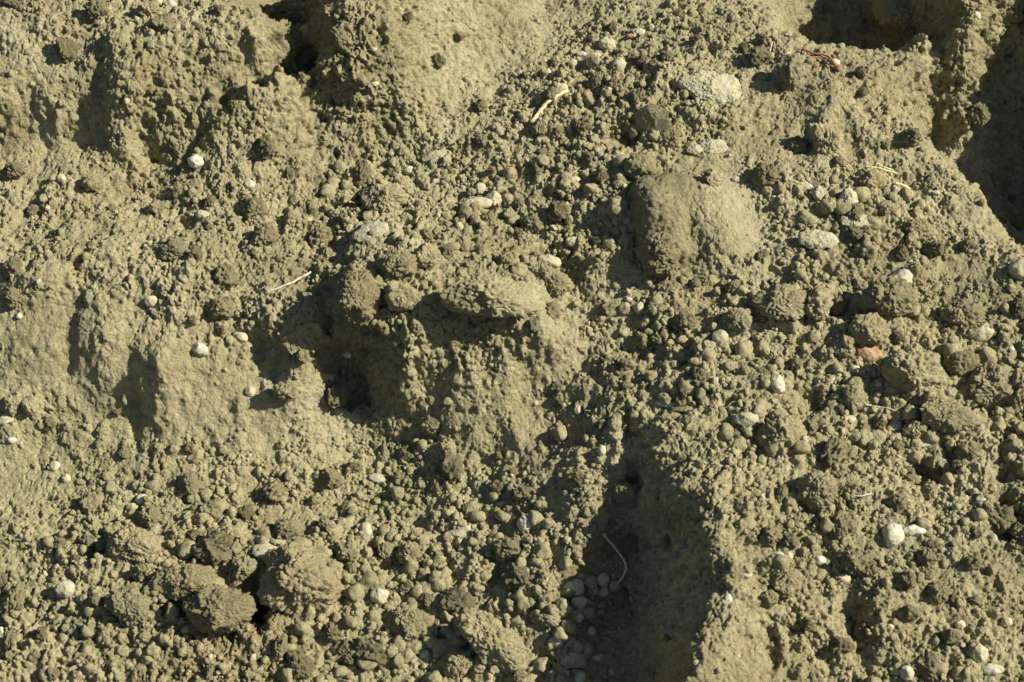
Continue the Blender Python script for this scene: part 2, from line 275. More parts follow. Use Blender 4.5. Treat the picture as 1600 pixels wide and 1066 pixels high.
# ------------------------------------------------------------------ materials
def nodes(m):
    m.use_nodes = True; t = m.node_tree; t.nodes.clear()
    o = t.nodes.new('ShaderNodeOutputMaterial'); b = t.nodes.new('ShaderNodeBsdfPrincipled')
    t.links.new(b.outputs[0], o.inputs[0]); return t, b
def noise(t, vec, scale, det=4, rough=.6):
    n = t.nodes.new('ShaderNodeTexNoise'); n.inputs['Scale'].default_value = scale; n.inputs['Detail'].default_value = det; n.inputs['Roughness'].default_value = rough
    t.links.new(vec, n.inputs['Vector']); return n.outputs[0]
def ramp(t, fac, stops):
    r = t.nodes.new('ShaderNodeValToRGB'); e = r.color_ramp.elements
    while len(e) < len(stops): e.new(.5)
    for k, (p, c) in enumerate(stops): e[k].position = p; e[k].color = (*c, 1)
    t.links.new(fac, r.inputs[0]); return r.outputs[0]
def mix(t, fac, a, b, mode='MIX'):
    m = t.nodes.new('ShaderNodeMix'); m.data_type = 'RGBA'; m.blend_type = mode
    for s, v in ((m.inputs[0], fac), (m.inputs[6], a), (m.inputs[7], b)):
        if isinstance(v, (int, float)): s.default_value = v
        elif isinstance(v, tuple): s.default_value = (*v, 1)
        else: t.links.new(v, s)
    return m.outputs[2]
def mul(t, a, b):
    m = t.nodes.new('ShaderNodeMath'); m.operation = 'MULTIPLY'
    for s, v in ((m.inputs[0], a), (m.inputs[1], b)):
        if isinstance(v, (int, float)): s.default_value = v
        else: t.links.new(v, s)
    return m.outputs[0]
def bump(t, b, vec, levels):
    prev = None
    for scale, dist in levels:
        n = noise(t, vec, scale, 3, .65); u = t.nodes.new('ShaderNodeBump'); u.inputs['Strength'].default_value = 1; u.inputs['Distance'].default_value = dist
        t.links.new(n, u.inputs['Height'])
        if prev: t.links.new(prev, u.inputs['Normal'])
        prev = u.outputs[0]
    t.links.new(prev, b.inputs['Normal'])
def soil(name, base, brown, amt, use_attr=False, lum=1.0, obj=False):
    m = bpy.data.materials.new(name); t, b = nodes(m)
    if obj:
        g = t.nodes.new('ShaderNodeTexCoord'); vec = g.outputs['Object']
        oi = t.nodes.new('ShaderNodeObjectInfo'); add = t.nodes.new('ShaderNodeVectorMath'); add.operation = 'ADD'
        t.links.new(vec, add.inputs[0]); t.links.new(oi.outputs['Location'], add.inputs[1]); vec = add.outputs[0]
    else:
        g = t.nodes.new('ShaderNodeNewGeometry'); vec = g.outputs['Position']
    c = ramp(t, noise(t, vec, 9, 4), [(.3, tuple(v*.76*lum for v in (base[0]*.97, base[1], base[2]))), (.5, tuple(v*lum for v in base)), (.7, tuple(v*1.14*lum for v in (base[0], base[1]*.985, base[2]*1.05)))])
    c2 = ramp(t, noise(t, vec, 140, 4, .75), [(.28, (.60, .62, .57)), (.5, (.98, .98, .98)), (.72, (1.26, 1.23, 1.18))])
    c = mix(t, 1.0, c, c2, 'MULTIPLY')
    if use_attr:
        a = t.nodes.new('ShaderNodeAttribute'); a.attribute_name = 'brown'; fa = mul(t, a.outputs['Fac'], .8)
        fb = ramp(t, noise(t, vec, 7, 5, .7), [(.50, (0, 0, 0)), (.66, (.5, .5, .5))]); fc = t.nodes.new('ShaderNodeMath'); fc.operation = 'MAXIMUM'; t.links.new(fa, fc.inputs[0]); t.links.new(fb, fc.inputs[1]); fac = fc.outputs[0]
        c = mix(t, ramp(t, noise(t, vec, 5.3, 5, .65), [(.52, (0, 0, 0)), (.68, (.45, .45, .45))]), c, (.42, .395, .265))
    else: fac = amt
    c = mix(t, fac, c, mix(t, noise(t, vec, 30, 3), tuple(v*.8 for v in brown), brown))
    if obj:
        v = t.nodes.new('ShaderNodeMapRange'); v.inputs[3].default_value = .76; v.inputs[4].default_value = 1.14
        t.links.new(oi.outputs['Random'], v.inputs[0]); h = t.nodes.new('ShaderNodeHueSaturation'); t.links.new(c, h.inputs['Color']); t.links.new(v.outputs[0], h.inputs['Value']); c = h.outputs[0]
    t.links.new(c, b.inputs['Base Color']); b.inputs['Roughness'].default_value = .95; b.inputs['Specular IOR Level'].default_value = .15
    bump(t, b, vec, [(260, .0042), (800, .0022)])
    return m
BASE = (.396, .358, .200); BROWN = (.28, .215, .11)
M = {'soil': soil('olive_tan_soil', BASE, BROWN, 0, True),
     'clod': soil('dry_clod_soil', BASE, BROWN, .16, obj=True),
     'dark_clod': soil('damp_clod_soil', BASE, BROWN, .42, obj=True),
     'crumb': soil('crumb_soil', BASE, BROWN, .08)}
def stone(name, c, rough=.6, spot=.75, lvl=.0006):
    m = bpy.data.materials.new(name); t, b = nodes(m)
    g = t.nodes.new('ShaderNodeTexCoord'); vec = g.outputs['Object']
    oi = t.nodes.new('ShaderNodeObjectInfo'); add = t.nodes.new('ShaderNodeVectorMath'); add.operation = 'ADD'
    t.links.new(vec, add.inputs[0]); t.links.new(oi.outputs['Location'], add.inputs[1]); vec = add.outputs[0]
    k = ramp(t, noise(t, vec, 90, 5, .7), [(.3, tuple(v*spot for v in c)), (.55, c), (.75, tuple(min(v*1.15, .9) for v in c))])
    k = mix(t, ramp(t, noise(t, vec, 55, 4), [(.40, (0, 0, 0)), (.60, (.8, .8, .8))]), k, tuple(v*.95 for v in BASE))
    t.links.new(k, b.inputs['Base Color']); b.inputs['Roughness'].default_value = rough; b.inputs['Specular IOR Level'].default_value = .35
    bump(t, b, vec, [(180, lvl)]); return m
M['white'] = stone('white_limestone', (.56, .53, .41), .75)
M['grey'] = stone('pale_grey_stone', (.37, .35, .27), .75)
M['tan'] = stone('dusty_tan_stone', (.42, .38, .25), .8)
M['mortar'] = stone('grey_mortar', (.40, .38, .265), .95, .65, .003)
M['brick'] = stone('orange_brick', (.36, .165, .09), .85, .6)
M['darkred'] = stone('dark_red_brick', (.22, .07, .05), .8, .6)
M['pink'] = stone('pinkish_stone', (.50, .41, .30), .7)
def plain(name, c, rough=.7):
    m = bpy.data.materials.new(name); t, b = nodes(m); g = t.nodes.new('ShaderNodeTexCoord')
    k = ramp(t, noise(t, g.outputs['Object'], 160, 4), [(.3, tuple(v*.6 for v in c)), (.6, c)])
    t.links.new(k, b.inputs['Base Color']); b.inputs['Roughness'].default_value = rough; bump(t, b, g.outputs['Object'], [(400, .0006)]); return m
M['straw'] = plain('dry_straw', (.72, .60, .30)); M['root'] = plain('pale_root', (.60, .52, .38)); M['rust'] = plain('rust_brown_root', (.26, .13, .07)); M['bark'] = plain('dark_bark', (.20, .16, .10))

# ------------------------------------------------------------------ mesh helpers
def mesh_from(name, verts, faces, mat, smooth=True):
    verts = np.ascontiguousarray(verts, np.float32); faces = np.ascontiguousarray(faces, np.int32); k = faces.shape[1]
    me = bpy.data.meshes.new(name); me.vertices.add(len(verts)); me.vertices.foreach_set('co', verts.ravel())
    me.loops.add(faces.size); me.loops.foreach_set('vertex_index', faces.ravel())
    me.polygons.add(len(faces)); me.polygons.foreach_set('loop_start', np.arange(0, faces.size, k, dtype=np.int32)); me.polygons.foreach_set('loop_total', np.full(len(faces), k, np.int32))
    me.update(calc_edges=True); me.polygons.foreach_set('use_smooth', np.full(len(faces), smooth)); me.materials.append(mat); return me
def link(name, me, label=None, cat=None, group=None, kind=None, parent=None):
    o = bpy.data.objects.new(name, me); COL.objects.link(o)
    if label: o['label'] = label
    if cat: o['category'] = cat
    if group: o['group'] = group
    if kind: o['kind'] = kind
    if parent: o.parent = parent
    return o
def ico(n):
    t = (1+5**.5)/2
    v = [(-1,t,0),(1,t,0),(-1,-t,0),(1,-t,0),(0,-1,t),(0,1,t),(0,-1,-t),(0,1,-t),(t,0,-1),(t,0,1),(-t,0,-1),(-t,0,1)]
    f = np.array([(0,11,5),(0,5,1),(0,1,7),(0,7,10),(0,10,11),(1,5,9),(5,11,4),(11,10,2),(10,7,6),(7,1,8),(3,9,4),(3,4,2),(3,2,6),(3,6,8),(3,8,9),(4,9,5),(2,4,11),(6,2,10),(8,6,7),(9,8,1)])
    v = np.array(v, float); v /= np.linalg.norm(v, axis=1)[:, None]
    for _ in range(n):
        e = np.sort(np.concatenate([f[:, [0, 1]], f[:, [1, 2]], f[:, [2, 0]]]), 1)
        u, inv = np.unique(e, axis=0, return_inverse=True); inv = inv.ravel()
        mid = v[u].mean(1) if False else (v[u[:, 0]]+v[u[:, 1]])/2
        mid /= np.linalg.norm(mid, axis=1)[:, None]; base = len(v); v = np.concatenate([v, mid]); k = len(f)
        a, b, c = inv[:k]+base, inv[k:2*k]+base, inv[2*k:]+base
        f = np.concatenate([np.stack([f[:, 0], a, c], 1), np.stack([f[:, 1], b, a], 1), np.stack([f[:, 2], c, b], 1), np.stack([a, b, c], 1)])
    return v, f
ICO = {n: ico(n) for n in range(1, 6)}
def lump(n, seed, kind='clod', dim=(1, 1, 1), planes=None):
    """unit-size rough body: facets cut from a sphere, then crumbly noise in proportion to its size"""
    v, f = ICO[n]; r = np.random.default_rng(seed); o = r.random(3)*50
    cuts = {'clod': 12, 'bigclod': 14, 'stone': 7, 'pebble': 0, 'slab': 9, 'crumb': 6, 'boulder': 5}[kind]
    rad = np.ones(len(v)); dm = np.array(dim, float); dn = dm/np.prod(dm)**(1/3)
    for _ in range(cuts):
        d = r.normal(size=3); d /= np.linalg.norm(d); h = r.uniform(.72, .97)
        c = v@d; rad = np.minimum(rad, np.where(c > .05, h/np.maximum(c, .05), 9))
    for d, h in (planes or []):
        d = np.array(d, float); d /= np.linalg.norm(d); c = v@d; t_ = np.where(c > .05, h/np.maximum(c, .05), 9); rad = -np.log(np.exp(-9*rad)+np.exp(-9*t_))/9
    base = rad.copy(); q = v*rad[:, None]*dn; X_, Y_, Z_ = (q+o).T
    if kind == 'bigclod': rad = rad*(1+fbm(X_, Y_, Z_, 1.6, 2)*.17+fbm(X_, Y_, Z_, 4, 3, .6, True)*.10+fbm(X_, Y_, Z_, 13, 3, .7)*.035)
    elif kind == 'clod': rad = rad*(1+fbm(X_, Y_, Z_, 1.3, 2)*.26+fbm(X_, Y_, Z_, 3.0, 2, .6, True)*.15+(fbm(X_, Y_, Z_, 9, 2, .7, True)*.045 if n > 3 else 0))
    elif kind == 'stone': rad = rad*(1+fbm(X_, Y_, Z_, 1.2, 3)*.12)
    elif kind == 'slab': rad = rad*(1+fbm(X_, Y_, Z_, 1.4, 2)*.15+fbm(X_, Y_, Z_, 4, 3, .6, True)*.08)
    elif kind == 'crumb': rad = rad*(1+fbm(X_, Y_, Z_, 1.2, 2)*.24)
    elif kind == 'boulder': rad = rad*(1+fbm(X_, Y_, Z_, 1.2, 2)*.14+fbm(X_, Y_, Z_, 2.6, 2)*.06+fbm(X_, Y_, Z_, 6, 2, .6, True)*.035+fbm(X_, Y_, Z_, 16, 4, .75)*.03)
    else: rad = rad*(1+fbm(X_, Y_, Z_, 1.1, 2)*.2)
    if kind != 'pebble': fl = np.linalg.norm(v*dn, axis=1); rad = base+(rad-base)/np.maximum(fl, .35) if kind in ('clod', 'bigclod', 'boulder', 'slab', 'stone') else rad
    return v*rad[:, None]*np.array(dim), f

# ------------------------------------------------------------------ the ground
idx = np.arange(NX*NS).reshape(NS, NX)
F = np.stack([idx[:-1, :-1], idx[:-1, 1:], idx[1:, 1:], idx[1:, :-1]], -1).reshape(-1, 4)
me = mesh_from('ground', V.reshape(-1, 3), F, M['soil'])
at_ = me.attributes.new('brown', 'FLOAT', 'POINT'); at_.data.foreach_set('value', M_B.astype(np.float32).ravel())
link('ground', me, 'bank of dry olive tan soil dug into faces, gully and rubble', None, None, 'structure')
print('ground', time.time()-T0)
Hd = H+D*np.abs(N@NA)
def surf(px, py):
    global H
    save = H; H = Hd; p = hit(px, py); H = save
    x_, s_, _ = to_plane(p); n = np.array([samp(N[..., k], x_, s_) for k in range(3)]); return p, n/np.linalg.norm(n), np.dot(p-CAM, FWD)/FPX

# ------------------------------------------------------------------ loose crumbs nobody could count
core_V = V[core]; core_N = N[core]
def crumbs(n, r0, r1, sub, seed, name, label):
    rg = np.random.default_rng(seed); i = rg.integers(8, ncx-8, n*4); j = rg.integers(8, ncs-8, n*4)
    dd = M_D[core][j, i]; sz = M_S[core][j, i]
    pr = dd**1.7*PT[j, i]*(1 if sub == 1 else (.15+sz)); k = rg.random(n*4) < pr; i, j, sz = i[k][:n], j[k][:n], sz[k][:n]; n = len(i)
    r = np.clip((r0+(r1-r0)*sz)*np.exp(rg.normal(0, .3, n)), r0*.6, r1*1.5)
    p = core_V[j, i]+core_N[j, i]*(r*rg.uniform(-.35, .4, n))[:, None]
    out = []; fs = []; base = 0
    for vnt in range(10):
        m = np.arange(n) % 10 == vnt; kk = m.sum()
        v, f = lump(sub, 900+vnt, 'crumb')
        q = rg.normal(size=(kk, 4)); q /= np.linalg.norm(q, axis=1)[:, None]; a, b, c, d = q.T
        Rm = np.stack([1-2*(c*c+d*d), 2*(b*c-a*d), 2*(b*d+a*c), 2*(b*c+a*d), 1-2*(b*b+d*d), 2*(c*d-a*b), 2*(b*d-a*c), 2*(c*d+a*b), 1-2*(b*b+c*c)], 1).reshape(-1, 3, 3)
        sc = r[m][:, None]*rg.uniform(.7, 1.15, (kk, 3))
        w_ = np.einsum('kij,kvj->kvi', Rm, v[None]*sc[:, None, :])+p[m][:, None]
        out.append(w_.reshape(-1, 3)); fs.append((f[None]+(np.arange(kk)*len(v))[:, None, None]+base).reshape(-1, 3)); base += kk*len(v)
    link(name, mesh_from(name, np.concatenate(out), np.concatenate(fs), M['crumb']), label, None, None, 'stuff')
crumbs(26000, .0015, .0042, 1, 1, 'soil_crumbs', 'fine dry crumbs of soil strewn over the whole bank')
crumbs(4000, .0034, .0100, 2, 2, 'soil_lumps', 'hazelnut sized lumps of dry soil heaped over the bank')
print('crumbs', time.time()-T0)

# ------------------------------------------------------------------ placing clods, stones, straws
def orient(rot):
    Rz = Matrix.Rotation(math.radians(rot), 3, 'Z'); B = Matrix((RGT, UP, -FWD)).transposed(); return (B@Rz)
def place(name, px, py, rx, ry, rot, kind, mat, label, cat, seed, group=None, sub=4, lift=.25, thick=None, planes=None):
    """a body whose outline is rx by ry photo pixels at (px, py), turned rot degrees, sunk into the ground"""
    p, n, k = surf(px, py); a, b = rx*k, ry*k; c = (thick*k if thick else min(a, b)*.85)
    v, f = lump(sub, seed, kind, (a, b, c), planes)
    me = mesh_from(name, v, f, M[mat])
    o = link(name, me, label, cat, group); o.matrix_world = Matrix.Translation(Vector(p-FWD*c*lift))@orient(rot).to_4x4(); return o
def flat(name, px, py, rx, ry, rot, kind, mat, label, cat, seed, thick=5, lift=.4, tilt=0, sub=4, group=None):
    """a slab lying on the ground: rx, ry in photo pixels along and across, thick in photo pixels"""
    p, n, k = surf(px, py); n = n*.6+NA*.4; n /= np.linalg.norm(n); a = np.cross(np.cross(n, RGT), n); a /= np.linalg.norm(a); b = np.cross(n, a)
    B = Matrix((a, b, n)).transposed()@Matrix.Rotation(math.radians(rot), 3, 'Z')@Matrix.Rotation(math.radians(tilt), 3, 'X')
    v, f = lump(sub, seed, kind, (rx*k, ry*k/.8, thick*k)); o = link(name, mesh_from(name, v, f, M[mat]), label, cat, group)
    o.matrix_world = Matrix.Translation(Vector(p+n*thick*k*lift))@B.to_4x4(); return o
def tube(name, pts, r0, r1, mat, label, cat, seg=8, lifts=None):
    """a stalk through photo pixels laid on the ground; lifts in mm above it"""
    Q = []
    for q, (px, py) in enumerate(pts):
        p, n, k = surf(px, py); Q.append(p-FWD*(.001*(lifts[q] if lifts else 5)))
    Q = np.array(Q); t = np.linspace(0, len(Q)-1, 28); i = np.clip(t.astype(int), 0, len(Q)-2); u = (t-i)[:, None]
    g = lambda j: Q[np.clip(j, 0, len(Q)-1)]
    p0, p1, p2, p3 = g(i-1), g(i), g(i+1), g(i+2)
    C_ = .5*((2*p1)+(-p0+p2)*u+(2*p0-5*p1+4*p2-p3)*u*u+(-p0+3*p1-3*p2+p3)*u**3)
    C_ += np.stack([fbm(C_[:, 0], C_[:, 1], C_[:, 2]+s, 60, 2)*.0012 for s in (0, 9, 21)], 1)
    T_ = np.gradient(C_, axis=0); T_ /= np.linalg.norm(T_, axis=1)[:, None]; A = np.cross(T_, FWD); A /= np.linalg.norm(A, axis=1)[:, None]; B = np.cross(T_, A)
    rr = np.linspace(r0, r1, len(C_))*.001*(1+.18*np.sin(np.arange(len(C_))*1.7)); rr[0] *= .4; rr[-1] *= .3
    an = np.arange(seg)*2*math.pi/seg
    Vv = C_[:, None]+rr[:, None, None]*(np.cos(an)[None, :, None]*A[:, None]+np.sin(an)[None, :, None]*B[:, None])
    m_, n_ = len(C_), seg; f = []
    for a in range(m_-1):
        for b in range(n_): f.append((a*n_+b, a*n_+(b+1) % n_, (a+1)*n_+(b+1) % n_, (a+1)*n_+b))
    c = Vv.mean((0, 1)); o = link(name, mesh_from(name, (Vv.reshape(-1, 3)-c), np.array(f), M[mat]), label, cat); o.location = c; return o

SOIL = 'soil clod'
# the big clods: px, py, rx, ry, rot, label, mat, lift
BIG = [
 (1050,350,98,86,-12,'largest smooth domed soil boulder below the grey mortar slab','boulder',-.35,5),
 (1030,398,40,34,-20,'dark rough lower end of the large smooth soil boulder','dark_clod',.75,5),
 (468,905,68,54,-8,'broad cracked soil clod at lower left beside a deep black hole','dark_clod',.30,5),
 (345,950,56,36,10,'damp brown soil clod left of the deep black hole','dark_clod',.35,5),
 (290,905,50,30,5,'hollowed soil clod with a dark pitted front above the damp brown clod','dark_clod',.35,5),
 (212,850,44,30,-15,'wide flat topped soil clod left of the hollowed clod','clod',.2,5),
 (205,945,38,28,-25,'rounded soil clod with a steep shaded left side at lower left','clod',.3,5),
 (640,972,36,30,0,'pale lumpy soil clod casting a dark shadow on its left at bottom centre','clod',.45,5),
 (768,1000,62,36,-42,'long oblong soil clod lying slantwise at bottom centre','clod',.40,5),
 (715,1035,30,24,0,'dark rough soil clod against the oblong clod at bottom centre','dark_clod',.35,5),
 (768,466,84,36,-4,'thick overhanging soil slab with deep black shade under its front edge','clod',.9,5),
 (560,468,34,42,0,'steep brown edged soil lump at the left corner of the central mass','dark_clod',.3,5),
 (628,462,30,24,0,'smooth faced soil lump set in the central mass','clod',.3,4),
 (620,412,34,22,-5,'domed soil lump with a cut front on top of the central mass','clod',.3,5),
 (858,440,40,24,-20,'soil clod with a shaded front just right of the overhanging slab','clod',.35,5),
 (665,400,24,20,0,'tilted soil clod in the rubble above the central mass','clod',.35,4),
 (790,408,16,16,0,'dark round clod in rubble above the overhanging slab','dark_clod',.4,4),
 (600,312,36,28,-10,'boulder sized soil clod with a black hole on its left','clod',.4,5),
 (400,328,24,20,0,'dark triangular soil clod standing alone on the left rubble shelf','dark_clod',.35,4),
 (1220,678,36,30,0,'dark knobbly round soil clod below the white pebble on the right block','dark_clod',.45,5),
 (1222,476,46,27,-4,'wide oval soil clod in the right hand rubble','clod',.45,5),
 (1274,476,22,24,0,'brown round clod touching the wide oval soil clod','dark_clod',.45,4),
 (1385,470,42,32,-8,'large crumbly clod with a long hollow shaded on its left','clod',.4,5),
 (1355,515,28,26,0,'round brown clod directly above the orange brick fragment','dark_clod',.5,4),
 (1318,540,18,17,0,'small round clod upper left of the orange brick fragment','clod',.45,4),
 (1426,434,18,22,0,'brown upright clod beside the smooth grey pointed stone','dark_clod',.5,4),
 (1502,495,32,24,-10,'dark clod left of the pale angular stone','dark_clod',.4,5),
 (1500,570,27,23,0,'rough round clod between two big lumps at far right','dark_clod',.45,4),
 (1548,602,40,32,5,'big pointed soil clod at the right edge of the rubble','clod',.4,5),
 (1428,582,46,34,-15,'broad sloping soil mass right of the orange brick fragment','clod',.2,5),
 (1476,650,42,22,-10,'flat long soil clod right of the small white chips','clod',.35,5),
 (1330,622,14,22,0,'upright soil knob casting a long dark shadow to its left','clod',.7,4),
 (1430,670,18,16,0,'small rounded clod just left of the flat long clod','clod',.4,4),
 (1432,360,22,20,0,'dark greenish round clod on the upper right slope','dark_clod',.5,4),
 (1360,282,24,19,0,'dark round clod under the dry twigs at upper right','dark_clod',.5,4),
 (1384,328,14,14,0,'reddish brown clod right of the pale upright mortar chunk','dark_clod',.4,4),
 (1276,768,34,32,10,'tall boulder shaped clod on the near right block','clod',.4,5),
 (1322,757,24,18,-15,'bulky clod touching the tall boulder shaped clod','clod',.35,4),
 (1452,768,14,13,0,'smooth egg shaped clod on the near right block','clod',.5,4),
 (1228,910,28,24,0,'rounded clod above the dark rill of the near right block','dark_clod',.35,4),
 (1200,934,16,13,0,'small greenish clod left of the dark rill','clod',.4,4),
 (1152,500,20,17,0,'soil clod upper left in the right hand rubble','clod',.4,4),
 (1110,281,15,17,0,'round clod perched on top of the large smooth boulder','clod',.5,4),
 (1003,262,30,20,-10,'pale topped clod capping the left shoulder of the large boulder','clod',.4,4),
 (1290,222,20,38,25,'long snout shaped soil lump hanging on the upper right slope','clod',.25,5),
 (1236,112,20,26,0,'pointed soil peak casting a dark shadow beside the mortar slab','clod',.4,4),
 (1400,18,46,30,-8,'brown soil boulder sitting in the dark hollow at the top edge','dark_clod',.5,5),
 (1003,531,14,13,0,'dark round clod on the plain slope left of the right hand rubble','clod',.5,4),
 (1025,484,16,13,0,'pair of soil lumps beside the pebble on the middle slope','clod',.5,4),
 (447,612,20,16,0,'soil lump on the shoulder of the worn face at left','clod',.35,4),
 (452,828,26,20,10,'pale smooth clod above the broad cracked clod','clod',.5,4),
 (384,886,22,18,15,'clod leaning on the upper left of the broad cracked clod','clod',.5,4),
 (144,786,19,17,0,'pale domed clod topmost in the lower left rubble','clod',.5,4),
 (236,806,19,17,0,'round pale clod below the cream pebble at lower left','clod',.5,4),
 (331,798,20,17,0,'greenish grey round clod in the left rubble','clod',.5,4),
 (364,832,14,13,0,'smooth round clod below the greenish grey clod','clod',.5,4),
 (145,286,16,13,0,'dark grey clod beside the pinkish stone on the left shelf','dark_clod',.5,4),
 (248,326,15,13,0,'pale crusted clod on the left rubble shelf','clod',.5,4),
 (638,862,18,18,0,'dark sided round clod in the centre of the lower rubble','dark_clod',.5,4),
 (604,862,14,16,0,'round clod left of the dark sided round clod','clod',.5,4),
 (858,965,17,13,0,'angular clod at the edge of the gully shade','clod',.5,4),
 (855,910,17,17,0,'round clod just above the edge of the gully shade','clod',.5,4),
 (1592,605,22,30,0,'dark shaded clod cut by the right frame edge','dark_clod',.4,4),
 (22,632,13,17,0,'upright egg shaped clod at the far left','clod',.6,4),
 (48,634,14,14,0,'knobbly clod right of the egg shaped clod at far left','clod',.5,4),
 (232,14,20,14,15,'flat clod on the top left terrace edge','clod',.5,4),
 (700,705,14,20,0,'soil knob on the lower sand apron','clod',.3,4),
]
for q, (px, py, rx, ry, rot, lab, mt, lf, sb) in enumerate(BIG):
    bd = mt == 'boulder'; lf += 0 if bd else .15
    if px > 1140 and 420 < py < 700: rx *= 1.1; ry *= 1.1
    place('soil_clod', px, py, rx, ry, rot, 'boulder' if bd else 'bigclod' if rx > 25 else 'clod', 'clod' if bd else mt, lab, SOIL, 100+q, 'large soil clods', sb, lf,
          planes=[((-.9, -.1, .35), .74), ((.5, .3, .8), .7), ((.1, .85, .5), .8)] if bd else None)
place('stone', 1405,438,20,17,20,'stone','grey','smooth grey pointed stone poking out of the right hand rubble','stone',301,lift=.5)
place('brick_fragment', 1356,553,23,14,-18,'stone','brick','orange red brick fragment lying in the right hand rubble','brick fragment',302,lift=.6)
place('brick_fragment', 914,150,14,9,-15,'stone','darkred','dark red brick fragment at the end of the thick yellow straw','brick fragment',303,lift=.5)
flat('brick_chip', 987,57,10,4,10,'slab','brick','thin bright orange brick chip at the top of the slope','brick chip',304,3,.8)
